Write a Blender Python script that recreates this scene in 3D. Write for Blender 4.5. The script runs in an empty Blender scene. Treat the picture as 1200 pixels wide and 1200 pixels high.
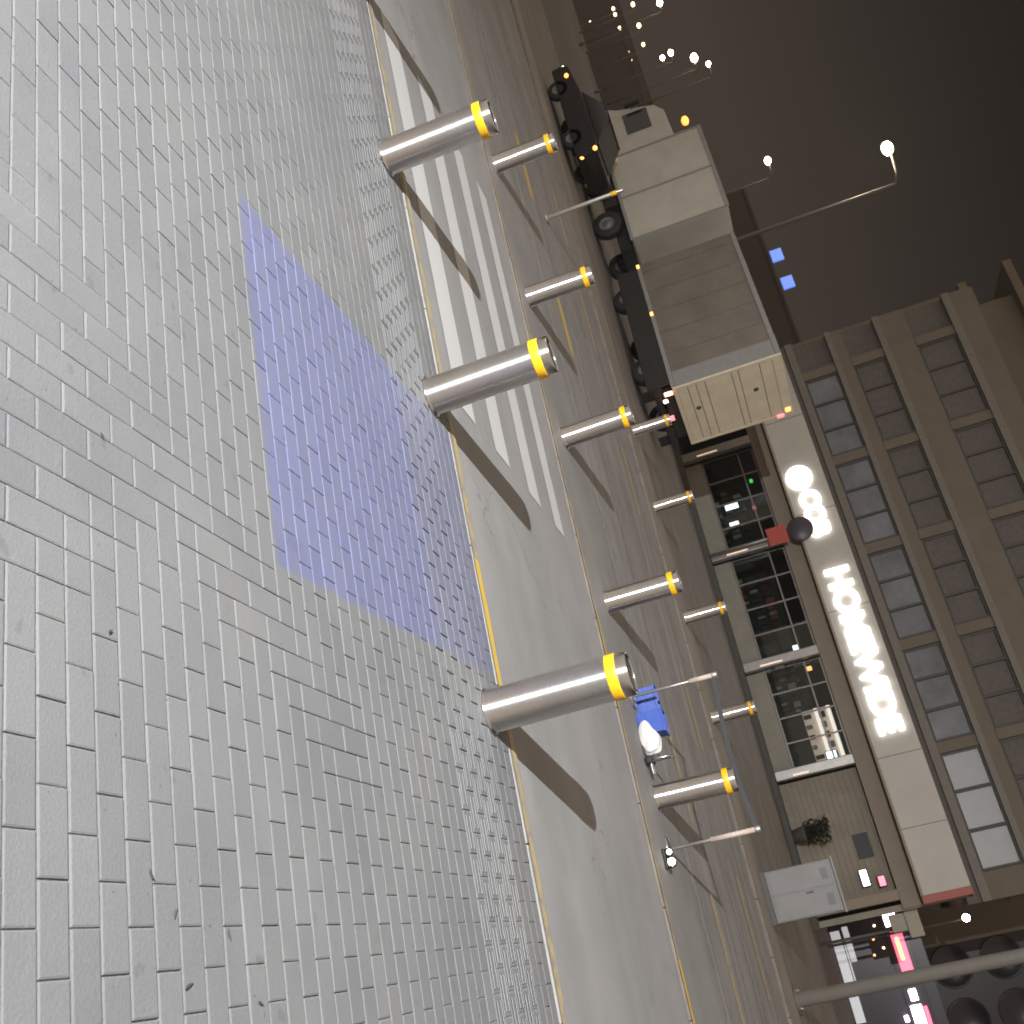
import bpy, bmesh, math, random
from mathutils import Vector, Matrix
random.seed(7)
S = bpy.context.scene
C = S.collection
PI = math.pi

# ------------------------------------------------------------------ materials
def nt(name):
    m = bpy.data.materials.new(name); m.use_nodes = True
    n = m.node_tree.nodes; l = m.node_tree.links
    return m, n, l, n['Principled BSDF']

def mat(name, col, rough=.6, metal=0., var=.15, scale=6., bump=0., bscale=80., spec=.5, emis=None, es=0.):
    m, n, l, b = nt(name)
    b.inputs['Roughness'].default_value = rough
    b.inputs['Metallic'].default_value = metal
    b.inputs['Specular IOR Level'].default_value = spec
    c = (*col, 1)
    b.inputs['Base Color'].default_value = c
    g = n.new('ShaderNodeNewGeometry')
    if var:
        t = n.new('ShaderNodeTexNoise'); t.inputs['Scale'].default_value = scale; t.inputs['Detail'].default_value = 6
        t.inputs['Roughness'].default_value = .65
        l.new(g.outputs['Position'], t.inputs['Vector'])
        r = n.new('ShaderNodeMapRange')
        r.inputs['From Min'].default_value = .25; r.inputs['From Max'].default_value = .75
        r.inputs['To Min'].default_value = 1 - var; r.inputs['To Max'].default_value = 1 + var
        l.new(t.outputs['Fac'], r.inputs['Value'])
        x = n.new('ShaderNodeVectorMath'); x.operation = 'SCALE'; x.inputs[0].default_value = col
        l.new(r.outputs['Result'], x.inputs['Scale']); l.new(x.outputs['Vector'], b.inputs['Base Color'])
    if bump:
        t2 = n.new('ShaderNodeTexNoise'); t2.inputs['Scale'].default_value = bscale; t2.inputs['Detail'].default_value = 4
        l.new(g.outputs['Position'], t2.inputs['Vector'])
        bp = n.new('ShaderNodeBump'); bp.inputs['Strength'].default_value = bump; bp.inputs['Distance'].default_value = .01
        l.new(t2.outputs['Fac'], bp.inputs['Height']); l.new(bp.outputs['Normal'], b.inputs['Normal'])
    if emis:
        b.inputs['Emission Color'].default_value = (*emis, 1); b.inputs['Emission Strength'].default_value = es
    return m

def lamp_mat(name, col, s):
    return mat(name, (.8, .8, .8), .4, var=0, emis=col, es=s)

def math_node(n, l, op, a, b=None, c=None):
    x = n.new('ShaderNodeMath'); x.operation = op
    for i, v in enumerate((a, b, c)):
        if v is None: continue
        if isinstance(v, (int, float)): x.inputs[i].default_value = v
        else: l.new(v, x.inputs[i])
    return x.outputs[0]

def noise(n, l, vec, scale, detail=5, rough=.6):
    t = n.new('ShaderNodeTexNoise'); t.inputs['Scale'].default_value = scale; t.inputs['Detail'].default_value = detail
    t.inputs['Roughness'].default_value = rough
    l.new(vec, t.inputs['Vector']); return t.outputs['Fac']

def mixc(n, l, fac, a, b):
    x = n.new('ShaderNodeMix'); x.data_type = 'RGBA'
    if isinstance(fac, (int, float)): x.inputs[0].default_value = fac
    else: l.new(fac, x.inputs[0])
    for i, v in ((6, a), (7, b)):
        if isinstance(v, tuple): x.inputs[i].default_value = (*v, 1)
        else: l.new(v, x.inputs[i])
    return x.outputs[2]

def smooth(n, l, v, a, b):
    r = n.new('ShaderNodeMapRange'); r.interpolation_type = 'SMOOTHSTEP'
    r.inputs['From Min'].default_value = a; r.inputs['From Max'].default_value = b
    l.new(v, r.inputs['Value']); return r.outputs['Result']

def paver_mat():
    m, n, l, b = nt('paver_concrete')
    g = n.new('ShaderNodeNewGeometry'); pos = g.outputs['Position']
    sp = n.new('ShaderNodeSeparateXYZ'); l.new(pos, sp.inputs[0])
    at = n.new('ShaderNodeAttribute'); at.attribute_name = 'tone'
    big = noise(n, l, pos, 1.3, 5); fine = noise(n, l, pos, 130, 3)
    speck = noise(n, l, pos, 38, 2, .5)
    base = mixc(n, l, smooth(n, l, big, .3, .7), (.158, .162, .167), (.186, .187, .187))
    tn = math_node(n, l, 'MULTIPLY_ADD', at.outputs['Fac'], .10, .95)
    fn = math_node(n, l, 'MULTIPLY_ADD', fine, .34, .83)
    k = math_node(n, l, 'MULTIPLY', tn, fn)
    # small dark dirt specks, pale lime blooms
    stain = smooth(n, l, noise(n, l, pos, 2.6, 7, .68), .56, .74)
    blot = smooth(n, l, noise(n, l, pos, 11, 3, .5), .66, .73)
    k = math_node(n, l, 'MULTIPLY', k, math_node(n, l, 'MULTIPLY_ADD', stain, -.13, 1.02))
    k = math_node(n, l, 'MULTIPLY', k, math_node(n, l, 'MULTIPLY_ADD', blot, -.16, 1.0))
    dk = math_node(n, l, 'SUBTRACT', 1.0, math_node(n, l, 'MULTIPLY', smooth(n, l, speck, .71, .78), .45))
    k = math_node(n, l, 'MULTIPLY', k, dk)
    vm = n.new('ShaderNodeVectorMath'); vm.operation = 'SCALE'; l.new(base, vm.inputs[0]); l.new(k, vm.inputs['Scale'])
    # blue painted rectangle on the pavers
    ed = math_node(n, l, 'MULTIPLY_ADD', noise(n, l, pos, 22, 4), .05, -.025)
    x = math_node(n, l, 'ADD', sp.outputs['X'], ed); y = math_node(n, l, 'ADD', sp.outputs['Y'], ed)
    xs = math_node(n, l, 'MULTIPLY_ADD', math_node(n, l, 'SUBTRACT', y, 3.12), .05, x)
    fx = math_node(n, l, 'MULTIPLY', smooth(n, l, x, -3.29, -3.255), math_node(n, l, 'SUBTRACT', 1., smooth(n, l, xs, -1.545, -1.51)))
    fy = math_node(n, l, 'MULTIPLY', smooth(n, l, y, 3.105, 3.14), math_node(n, l, 'SUBTRACT', 1., smooth(n, l, y, 5.64, 5.65)))
    f = math_node(n, l, 'MULTIPLY', fx, fy)
    wear = smooth(n, l, noise(n, l, pos, 9, 8, .7), .2, .85)
    wear = math_node(n, l, 'MULTIPLY_ADD', wear, -.5, 1.02)
    # the paint is worn thinner on the ribbed strip by the kerb
    thin = math_node(n, l, 'MULTIPLY_ADD', smooth(n, l, y, 4.65, 4.9), -.42, 1.0)
    f = math_node(n, l, 'MULTIPLY', f, math_node(n, l, 'MULTIPLY', wear, thin))
    vb = n.new('ShaderNodeVectorMath'); vb.operation = 'SCALE'; vb.inputs[0].default_value = (.143, .153, .268)
    l.new(k, vb.inputs['Scale'])
    l.new(mixc(n, l, f, vm.outputs[0], vb.outputs[0]), b.inputs['Base Color'])
    b.inputs['Roughness'].default_value = .75; b.inputs['Specular IOR Level'].default_value = .35
    bp = n.new('ShaderNodeBump'); bp.inputs['Strength'].default_value = .35; bp.inputs['Distance'].default_value = .004
    l.new(fine, bp.inputs['Height']); l.new(bp.outputs['Normal'], b.inputs['Normal'])
    return m

def road_mat(name, c1, c2, rough=.7, streak=.25):
    m, n, l, b = nt(name)
    g = n.new('ShaderNodeNewGeometry'); pos = g.outputs['Position']
    mp = n.new('ShaderNodeMapping'); mp.inputs['Scale'].default_value = (.06, 2.2, 1); l.new(pos, mp.inputs['Vector'])
    st = noise(n, l, mp.outputs['Vector'], 1.2, 5, .6)
    big = noise(n, l, pos, .7, 6, .62); fine = noise(n, l, pos, 160, 2, .7)
    base = mixc(n, l, smooth(n, l, big, .3, .72), c1, c2)
    k = math_node(n, l, 'ADD', math_node(n, l, 'MULTIPLY_ADD', st, streak * 2, 1 - streak), math_node(n, l, 'MULTIPLY_ADD', fine, .8, -.4))
    vo = n.new('ShaderNodeTexVoronoi'); vo.feature = 'DISTANCE_TO_EDGE'; vo.inputs['Scale'].default_value = .55
    wv = n.new('ShaderNodeVectorMath'); wv.operation = 'ADD'; l.new(pos, wv.inputs[0])
    wn_ = n.new('ShaderNodeTexNoise'); wn_.inputs['Scale'].default_value = 1.7; wn_.inputs['Detail'].default_value = 6; l.new(pos, wn_.inputs['Vector'])
    l.new(wn_.outputs['Color'], wv.inputs[1]); l.new(wv.outputs[0], vo.inputs['Vector'])
    crack = math_node(n, l, 'SUBTRACT', 1., smooth(n, l, vo.outputs['Distance'], .0015, .007))
    crack = math_node(n, l, 'MULTIPLY', crack, smooth(n, l, noise(n, l, pos, .5, 2), .5, .62))
    oil = smooth(n, l, noise(n, l, pos, 1.9, 4, .55), .64, .74)
    k = math_node(n, l, 'MULTIPLY', k, math_node(n, l, 'MULTIPLY_ADD', crack, -.35, 1.))
    k = math_node(n, l, 'MULTIPLY', k, math_node(n, l, 'MULTIPLY_ADD', oil, -.14, 1.))
    vm = n.new('ShaderNodeVectorMath'); vm.operation = 'SCALE'; l.new(base, vm.inputs[0]); l.new(k, vm.inputs['Scale'])
    l.new(vm.outputs[0], b.inputs['Base Color'])
    b.inputs['Roughness'].default_value = rough
    bp = n.new('ShaderNodeBump'); bp.inputs['Strength'].default_value = .4; bp.inputs['Distance'].default_value = .006
    l.new(fine, bp.inputs['Height']); l.new(bp.outputs['Normal'], b.inputs['Normal'])
    return m

def paint_mat(name, col, wear_lo=.62, wear_hi=.75, under=None):
    m, n, l, b = nt(name)
    g = n.new('ShaderNodeNewGeometry'); pos = g.outputs['Position']
    w = smooth(n, l, noise(n, l, pos, 7, 9, .72), wear_lo, wear_hi)
    w2 = noise(n, l, pos, 120, 2)
    vm = n.new('ShaderNodeVectorMath'); vm.operation = 'SCALE'; vm.inputs[0].default_value = col
    l.new(math_node(n, l, 'MULTIPLY_ADD', w2, .3, .85), vm.inputs['Scale'])
    l.new(mixc(n, l, w, vm.outputs[0], under or (.26, .25, .24)), b.inputs['Base Color'])
    b.inputs['Roughness'].default_value = .6
    return m

def steel_mat():
    m, n, l, b = nt('brushed_steel')
    tc = n.new('ShaderNodeTexCoord')
    mp = n.new('ShaderNodeMapping'); mp.inputs['Scale'].default_value = (3, 3, 60); l.new(tc.outputs['Object'], mp.inputs['Vector'])
    a = noise(n, l, mp.outputs['Vector'], 6, 4)
    d = noise(n, l, tc.outputs['Object'], 5, 5)
    l.new(mixc(n, l, smooth(n, l, d, .3, .75), (.86, .855, .85), (.78, .775, .77)), b.inputs['Base Color'])
    b.inputs['Metallic'].default_value = 1
    tg = n.new('ShaderNodeTangent'); tg.direction_type = 'RADIAL'; tg.axis = 'Z'
    l.new(tg.outputs[0], b.inputs['Tangent'])
    b.inputs['Anisotropic'].default_value = .95; b.inputs['Anisotropic Rotation'].default_value = .25
    l.new(math_node(n, l, 'MULTIPLY_ADD', a, .07, .25), b.inputs['Roughness'])
    return m

M = {}
M['paver'] = paver_mat()
M['sand'] = mat('joint_sand', (.22, .218, .212), .95, var=.3, scale=30)
M['road'] = road_mat('road_surface', (.243, .241, .239), (.30, .294, .288), streak=.16)
M['island'] = road_mat('island_paving', (.20, .194, .188), (.25, .241, .231), streak=.2)
M['lanes'] = road_mat('lane_surface', (.21, .202, .196), (.262, .252, .243), streak=.38)
M['verge'] = road_mat('verge_paving', (.21, .19, .165), (.27, .245, .21), streak=.25)
M['far_road'] = road_mat('far_asphalt', (.14, .13, .118), (.2, .185, .165), streak=.3)
M['ground'] = road_mat('ground_asphalt', (.09, .085, .08), (.13, .122, .112))
M['white_paint'] = paint_mat('white_road_paint', (.53, .53, .53), .60, .84)
M['yellow_paint'] = paint_mat('yellow_road_paint', (.60, .40, .07), .60, .78)
M['yellow_worn'] = paint_mat('worn_yellow_road_paint', (.42, .33, .17), .44, .62, under=(.25, .235, .215))
M['pale_line'] = paint_mat('faint_pale_line', (.36, .345, .33), .42, .62, under=(.21, .2, .19))
M['kerb'] = mat('kerb_concrete', (.26, .25, .235), .8, var=.22, scale=5, bump=.3)
M['kerb_dull'] = mat('dull_kerb_concrete', (.17, .15, .13), .85, var=.3, scale=3, bump=.3)
M['steel'] = steel_mat()
M['band'] = mat('yellow_reflective_band', (.80, .43, .012), .38, var=.06, scale=30)
M['cap_dark'] = mat('cap_recess', (.08, .077, .073), .4, metal=.7, var=.2)
M['galv'] = mat('galvanised_steel', (.42, .40, .38), .45, metal=.8, var=.2, scale=9)
M['pole_paint'] = mat('pole_grey_paint', (.13, .12, .105), .5, var=.15, scale=3)
M['belt'] = mat('belt_black', (.022, .022, .026), .7, var=.15)
M['pink_sleeve'] = mat('faded_sleeve', (.45, .36, .31), .6, var=.15)
M['blue_plastic'] = mat('blue_plastic', (.045, .09, .36), .4, var=.15, scale=20)
M['white_sack'] = mat('white_woven_sack', (.62, .59, .57), .7, var=.1, scale=30, bump=.4, bscale=60)
M['silver'] = mat('silver_tube', (.6, .62, .66), .3, metal=1, var=.1)
M['black'] = mat('black_rubber', (.018, .018, .018), .7, var=.25)
M['cab_grey'] = mat('cabinet_grey_paint', (.175, .165, .158), .55, var=.10, scale=2.2)
M['seam'] = mat('dark_seam', (.07, .066, .06), .6, var=.1)
M['truck_side'] = mat('truck_side_panel', (.17, .15, .125), .5, var=.22, scale=1.1)
M['truck_rear'] = mat('truck_rear_cream', (.66, .57, .42), .5, var=.12, scale=2)
M['truck_white'] = mat('truck_pale_paint', (.46, .43, .37), .4, var=.12, scale=1.4)
M['truck_trim'] = mat('truck_trim_grey', (.26, .25, .24), .5, var=.1)
M['chassis'] = mat('chassis_black', (.02, .019, .018), .6, var=.3)
M['hub'] = mat('wheel_hub_grey', (.22, .21, .2), .5, metal=.5, var=.2)
M['dark_glass'] = mat('dark_vehicle_glass', (.012, .014, .018), .08, var=0, spec=.8)
M['car_dark'] = mat('dark_car_paint', (.022, .02, .02), .25, metal=.3, var=.1)
M['car_silver'] = mat('silver_car_paint', (.24, .24, .25), .3, metal=.5, var=.1)
M['amber'] = lamp_mat('amber_lamp', (1, .36, .03), 2.6)
M['red_lamp'] = lamp_mat('red_lamp', (1, .08, .05), 3.2)
M['red_hot'] = lamp_mat('bright_red_lamp', (1, .30, .2), 5)
M['pink_lamp'] = lamp_mat('pink_red_lamp', (1, .12, .16), 1.3)
M['white_lamp'] = lamp_mat('white_lamp', (1, .9, .72), 5)
M['cool_lamp'] = lamp_mat('cool_white_lamp', (.8, .9, 1), 4)
M['street_lamp'] = lamp_mat('street_lamp_glow', (1, .88, .58), 30)
M['street_warm'] = lamp_mat('warm_street_lamp_glow', (1, .72, .38), 6)
M['street_orange'] = lamp_mat('orange_street_lamp_glow', (1, .24, .025), 4.0)
M['sign_white'] = lamp_mat('sign_letter_glow', (1, .99, .97), 3.4)
M['neon_red'] = lamp_mat('neon_red_glow', (1, .05, .14), 2.2)
M['neon_white'] = lamp_mat('neon_white_glow', (1, .92, .95), 5)
M['neon_orange'] = lamp_mat('neon_orange_glow', (1, .36, .12), 3.5)
M['blue_sign'] = lamp_mat('blue_sign_glow', (.04, .23, 1), 1.0)
M['green_led'] = lamp_mat('green_led_glow', (.05, .8, .12), 1.6)
M['display'] = lamp_mat('lit_shelf_glow', (1, .86, .78), 1.6)
M['display_panel'] = mat('display_back_panel', (.7, .58, .52), .6, var=.2, scale=5, emis=(1, .74, .64), es=.38)
M['glint_orange'] = lamp_mat('column_glint_glow', (1, .62, .4), .75)  # emission imitates orange reflections on the columns
M['shop_wall'] = mat('shop_wall_beige', (.31, .275, .22), .7, var=.12, scale=1.3)
M['plinth'] = mat('shop_plinth_beige', (.26, .245, .2), .7, var=.14, scale=2)
M['fascia'] = mat('fascia_beige_panel', (.44, .41, .36), .5, var=.08, scale=1.2)
M['soffit'] = mat('brown_lower_band', (.26, .205, .15), .6, var=.10, scale=1.5)
M['red_end'] = mat('fascia_red_end', (.32, .06, .035), .5, var=.1)
M['column'] = mat('column_cladding', (.33, .31, .29), .42, metal=.7, var=.15)
M['floor_in'] = mat('shop_floor', (.12, .115, .105), .4, var=.15)
M['inner'] = mat('shop_inner_wall', (.13, .135, .12), .8, var=.25, scale=1.6)
M['inner_pale'] = mat('shop_pale_shutter', (.29, .25, .195), .8, var=.18, scale=1.4)
M['step'] = mat('shop_step', (.08, .074, .068), .8, var=.2)
M['item_red'] = mat('goods_red', (.35, .05, .035), .6, var=.2)
M['item_blue'] = mat('goods_blue', (.05, .08, .35), .6, var=.2)
M['item_pale'] = mat('goods_pale', (.45, .43, .38), .6, var=.2)
M['item_dark'] = mat('goods_dark', (.04, .042, .045), .6, var=.2)
M['leaf'] = mat('leaf_dark_green', (.035, .05, .028), .6, var=.3, scale=20)
M['pot'] = mat('plant_pot', (.10, .085, .075), .7, var=.2)
M['office_wall'] = mat('upper_wall_brown', (.155, .13, .10), .75, var=.12, scale=.9)
M['office_strip'] = mat('upper_sill_strip', (.175, .155, .128), .6, var=.12)
M['office_dark'] = mat('recess_dark', (.115, .10, .088), .7, var=.2)
M['pane'] = mat('window_pane_grey', (.17, .178, .20), .18, var=.5, scale=.55, spec=.6)
M['pane_pale'] = mat('window_blind_pale', (.37, .37, .38), .4, var=.08, scale=1.5)
M['tower_wall'] = mat('tower_wall', (.165, .133, .095), .8, var=.14, scale=.35)
M['tower_win'] = mat('tower_window', (.075, .072, .07), .3, var=.3, scale=.4)
M['night_glass'] = mat('night_glass_facade', (.036, .026, .042), .3, var=.35, scale=.3)
M['night_hole'] = mat('night_round_window', (.026, .019, .031), .25, var=.2)
M['night_wall'] = mat('distant_dark_wall', (.06, .045, .038), .85, var=.3, scale=.1)
M['cloth'] = mat('awning_pale', (.42, .38, .31), .7, var=.12)
M['fluoro'] = mat('lit_white_banner', (.7, .7, .68), .6, var=.1, emis=(.88, .9, .95), es=.42)
M['round_sign'] = mat('round_sign_face', (.055, .042, .06), .4, var=.15)
M['red_sign'] = mat('red_sign_face', (.42, .07, .055), .5, var=.12)
M['leaf_litter'] = mat('dry_leaf', (.05, .045, .038), .8, var=.3)

def glass_mat():
    m, n, l, b = nt('shop_glass')
    out = n['Material Output']
    t = n.new('ShaderNodeBsdfTransparent'); t.inputs['Color'].default_value = (.72, .76, .74, 1)
    gl = n.new('ShaderNodeBsdfGlossy'); gl.inputs['Roughness'].default_value = .03
    fr = n.new('ShaderNodeFresnel'); fr.inputs['IOR'].default_value = 1.5
    mx = n.new('ShaderNodeMixShader')
    l.new(fr.outputs[0], mx.inputs[0]); l.new(t.outputs[0], mx.inputs[1]); l.new(gl.outputs[0], mx.inputs[2])
    l.new(mx.outputs[0], out.inputs['Surface'])
    return m
M['glass'] = glass_mat()

# ------------------------------------------------------------------ mesh helper
class MB:
    def __init__(s): s.v = []; s.f = []; s.m = []; s.mats = []; s.smooth = []
    def mi(s, m):
        if m not in s.mats: s.mats.append(m)
        return s.mats.index(m)
    def add(s, vs, fs, m, sm=False):
        o = len(s.v); s.v += [tuple(v) for v in vs]; k = s.mi(m)
        for f in fs: s.f.append(tuple(i + o for i in f)); s.m.append(k); s.smooth.append(sm)
        return s
    def box(s, x0, x1, y0, y1, z0, z1, m, c=0.):
        if c <= 0:
            vs = [(x, y, z) for x in (x0, x1) for y in (y0, y1) for z in (z0, z1)]
            fs = [(0, 1, 3, 2), (4, 6, 7, 5), (0, 4, 5, 1), (2, 3, 7, 6), (0, 2, 6, 4), (1, 5, 7, 3)]
            return s.add(vs, fs, m)
        bm = bmesh.new(); bmesh.ops.create_cube(bm, size=1)
        for v in bm.verts:
            v.co = Vector(((x0 + x1) / 2 + v.co.x * (x1 - x0), (y0 + y1) / 2 + v.co.y * (y1 - y0), (z0 + z1) / 2 + v.co.z * (z1 - z0)))
        bmesh.ops.bevel(bm, geom=bm.edges[:], offset=c, segments=2, affect='EDGES', profile=.5)
        return s.bm(bm, m)
    def bm(s, bm, m, sm=False):
        bm.verts.index_update()
        vs = [tuple(v.co) for v in bm.verts]; fs = [tuple(v.index for v in f.verts) for f in bm.faces]
        bm.free(); return s.add(vs, fs, m, sm)
    def lathe(s, prof, m, n=40, c=(0, 0, 0), axis='z', sm=True):
        vs = []; fs = []
        for r, h in prof:
            for k in range(n):
                a = 2 * PI * k / n; p = (r * math.cos(a), r * math.sin(a), h)
                if axis == 'y': p = (p[0], p[2], p[1])
                if axis == 'x': p = (p[2], p[0], p[1])
                vs.append((p[0] + c[0], p[1] + c[1], p[2] + c[2]))
        for i in range(len(prof) - 1):
            for k in range(n):
                a = i * n + k; b = i * n + (k + 1) % n
                f = (a, b, b + n, a + n)
                fs.append(f if axis != 'y' else f[::-1])
        s.add(vs, fs, m, sm)
        return s
    def tube(s, pts, r, m, n=10, r2=None):
        pts = [Vector(p) for p in pts]; vs = []; fs = []
        for i, p in enumerate(pts):
            d = (pts[min(i + 1, len(pts) - 1)] - pts[max(i - 1, 0)]).normalized()
            u = d.cross(Vector((0, 0, 1)) if abs(d.z) < .9 else Vector((1, 0, 0))).normalized(); w = d.cross(u)
            rr = r if r2 is None else r + (r2 - r) * i / (len(pts) - 1)
            for k in range(n):
                a = 2 * PI * k / n; vs.append(p + u * rr * math.cos(a) + w * rr * math.sin(a))
        for i in range(len(pts) - 1):
            for k in range(n):
                a = i * n + k; b = i * n + (k + 1) % n; fs.append((a, a + n, b + n, b))
        fs.append(tuple(range(n))); fs.append(tuple(range((len(pts) - 1) * n, len(pts) * n))[::-1])
        return s.add(vs, fs, m, True)
    def sphere(s, c, r, m, sc=(1, 1, 1), sub=2):
        bm = bmesh.new(); bmesh.ops.create_icosphere(bm, subdivisions=sub, radius=1)
        for v in bm.verts: v.co = Vector((c[0] + v.co.x * r * sc[0], c[1] + v.co.y * r * sc[1], c[2] + v.co.z * r * sc[2]))
        return s.bm(bm, m, True)
    def prism_y(s, prof, y0, y1, m):      # profile of (x, z) extruded along y
        n = len(prof); vs = [(x, y0, z) for x, z in prof] + [(x, y1, z) for x, z in prof]
        fs = [tuple(range(n)), tuple(range(n, 2 * n))[::-1]] + [(i, i + n, (i + 1) % n + n, (i + 1) % n) for i in range(n)]
        bm = bmesh.new(); bv = [bm.verts.new(v) for v in vs]
        for f in fs: bm.faces.new([bv[i] for i in f])
        bmesh.ops.recalc_face_normals(bm, faces=bm.faces[:])
        bmesh.ops.bevel(bm, geom=bm.edges[:], offset=.035, segments=2, affect='EDGES', profile=.5)
        return s.bm(bm, m)
    def build(s, name, parent=None, shift=(0, 0, 0)):
        me = bpy.data.meshes.new(name)
        me.from_pydata([(v[0] - shift[0], v[1] - shift[1], v[2] - shift[2]) for v in s.v], [], s.f)
        for m in s.mats: me.materials.append(M[m])
        me.polygons.foreach_set('material_index', s.m); me.polygons.foreach_set('use_smooth', s.smooth)
        me.update()
        o = bpy.data.objects.new(name, me); C.objects.link(o)
        if parent: o.parent = parent
        return o

def tag(o, label, cat, group=None):
    o['label'] = label; o['category'] = cat
    if group: o['group'] = group
    return o
def thing(name, label, cat, loc=(0, 0, 0), group=None):
    o = bpy.data.objects.new(name, None); C.objects.link(o); o.location = loc; o.empty_display_size = .1
    return tag(o, label, cat, group)
def struct(mb, name):
    o = mb.build(name); o['kind'] = 'structure'; return o
def dup(root, loc, label, group=None):
    def cp(o, parent):
        c = o.copy(); C.objects.link(c)
        if parent: c.parent = parent
        for ch in list(o.children): cp(ch, c)
        return c
    r = cp(root, None); r.location = loc; r['label'] = label
    if group: r['group'] = group
    return r

# ------------------------------------------------------------------ ground, pavement, roads
g = MB(); g.add([(-399, -39, -.03), (119, -39, -.03), (119, 329, -.03), (-399, 329, -.03)], [(0, 1, 2, 3)], 'ground'); struct(g, 'ground')

def sheet(name, x0, x1, y0, y1, z, m, step=None):
    b = MB(); b.add([(x0, y0, z), (x1, y0, z), (x1, y1, z), (x0, y1, z)], [(0, 1, 2, 3)], m); return struct(b, name)

sheet('pavement_bedding', -16, 6, -12, 5.5, -.0065, 'sand')

def bricks():
    U = .1; X0, X1, Y0, Y1 = -15., 5., -1.5, 4.7
    ni = round((X1 - X0) / U); nj = round((Y1 - Y0) / U)
    def zone_y(x, y):
        return (-2.38 + (y - 1.72) * .72 < x < (-1.0 - (y - 1.78) * .78 if y < 2.42 else -1.48 + (y - 2.42) * .62)) and y < 3.75
    used = set(); vs = []; fs = []; tones = []
    gap = .0018; ch = .0048; dp = .0017
    def brick(x0, y0, x1, y1):
        z = random.gauss(0, .00035) + .004 * math.sin(x0 * 1.1 + 1) * math.sin(y0 * .9); tx = random.gauss(0, .0016); ty = random.gauss(0, .003)
        x0 += gap + random.uniform(-.001, .001); x1 -= gap; y0 += gap; y1 -= gap + random.uniform(-.001, .001)
        cx, cy = (x0 + x1) / 2, (y0 + y1) / 2
        o = len(vs)
        for (ax, ay, bx, by, dz) in ((x0, y0, x1, y1, -.02), (x0, y0, x1, y1, -dp), (x0 + ch, y0 + ch, x1 - ch, y1 - ch, 0)):
            for (px, py) in ((ax, ay), (bx, ay), (bx, by), (ax, by)):
                vs.append((px, py, z + dz + (px - cx) * tx + (py - cy) * ty))
        t = random.random()
        for a in (0, 4):
            for k in range(4):
                fs.append((o + a + k, o + a + (k + 1) % 4, o + a + 4 + (k + 1) % 4, o + a + 4 + k)); tones.append(t)
        fs.append((o + 8, o + 9, o + 10, o + 11)); tones.append(t)
    for j in range(nj):
        for i in range(ni):
            if (i, j) in used: continue
            x = X0 + (i + .5) * U; y = Y0 + (j + .5) * U
            zy = zone_y(x, y)
            if zy:
                q = (i, j + 1)
                ok = (j + i) % 2 == 0 and q not in used and zone_y(x, y + U) and j + 1 < nj
                used.add((i, j))
                if ok: used.add(q)
                brick(X0 + i * U, Y0 + j * U, X0 + (i + 1) * U, Y0 + (j + (2 if ok else 1)) * U)
            else:
                q = (i + 1, j)
                ok = (j + i) % 2 == 0 and q not in used and not zone_y(x + U, y) and i + 1 < ni
                used.add((i, j))
                if ok: used.add(q)
                brick(X0 + i * U, Y0 + j * U, X0 + (i + (2 if ok else 1)) * U, Y0 + (j + 1) * U)
    # beyond the ribbed strip: two courses up to the kerb
    for j in range(3):
        for i in range(int((X1 - X0) / .2)):
            x = X0 + i * .2 + (.1 if j % 2 else 0); y = 5.34 + j * .105
            brick(x, y, x + .2, y + .105)
    me = bpy.data.meshes.new('pavement'); me.from_pydata(vs, [], fs); me.materials.append(M['paver'])
    a = me.attributes.new('tone', 'FLOAT', 'FACE'); a.data.foreach_set('value', tones)
    o = bpy.data.objects.new('pavement', me); C.objects.link(o); o['kind'] = 'structure'
    # ribbed guide pavers
    vs = []; fs = []; tones = []
    for j in range(6):
        for i in range(int((X1 - X0) / .2)):
            x = X0 + i * .2 + (.1 if j % 2 else 0); y = 4.705 + j * .105
            gap = .003; brick(x + .002, y, x + .2 - .002, y + .105)
            t = random.random(); z = .0
            for r in (.03, .075):
                o = len(vs); xa, xb, ya, yb = x + .022, x + .178, y + r - .011, y + r + .011
                for (zz, e) in ((z, 0), (z + .0035, .004)):
                    vs += [(xa + e, ya + e, zz), (xb - e, ya + e, zz), (xb - e, yb - e, zz), (xa + e, yb - e, zz)]
                for k in range(4):
                    fs.append((o + k, o + (k + 1) % 4, o + 4 + (k + 1) % 4, o + 4 + k)); tones.append(t)
                fs.append((o + 4, o + 5, o + 6, o + 7)); tones.append(t)
    me = bpy.data.meshes.new('pavement_ribbed_strip'); me.from_pydata(vs, [], fs); me.materials.append(M['paver'])
    a = me.attributes.new('tone', 'FLOAT', 'FACE'); a.data.foreach_set('value', tones)
    o = bpy.data.objects.new('pavement_ribbed_strip', me); C.objects.link(o); o['kind'] = 'structure'
bricks()

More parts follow.
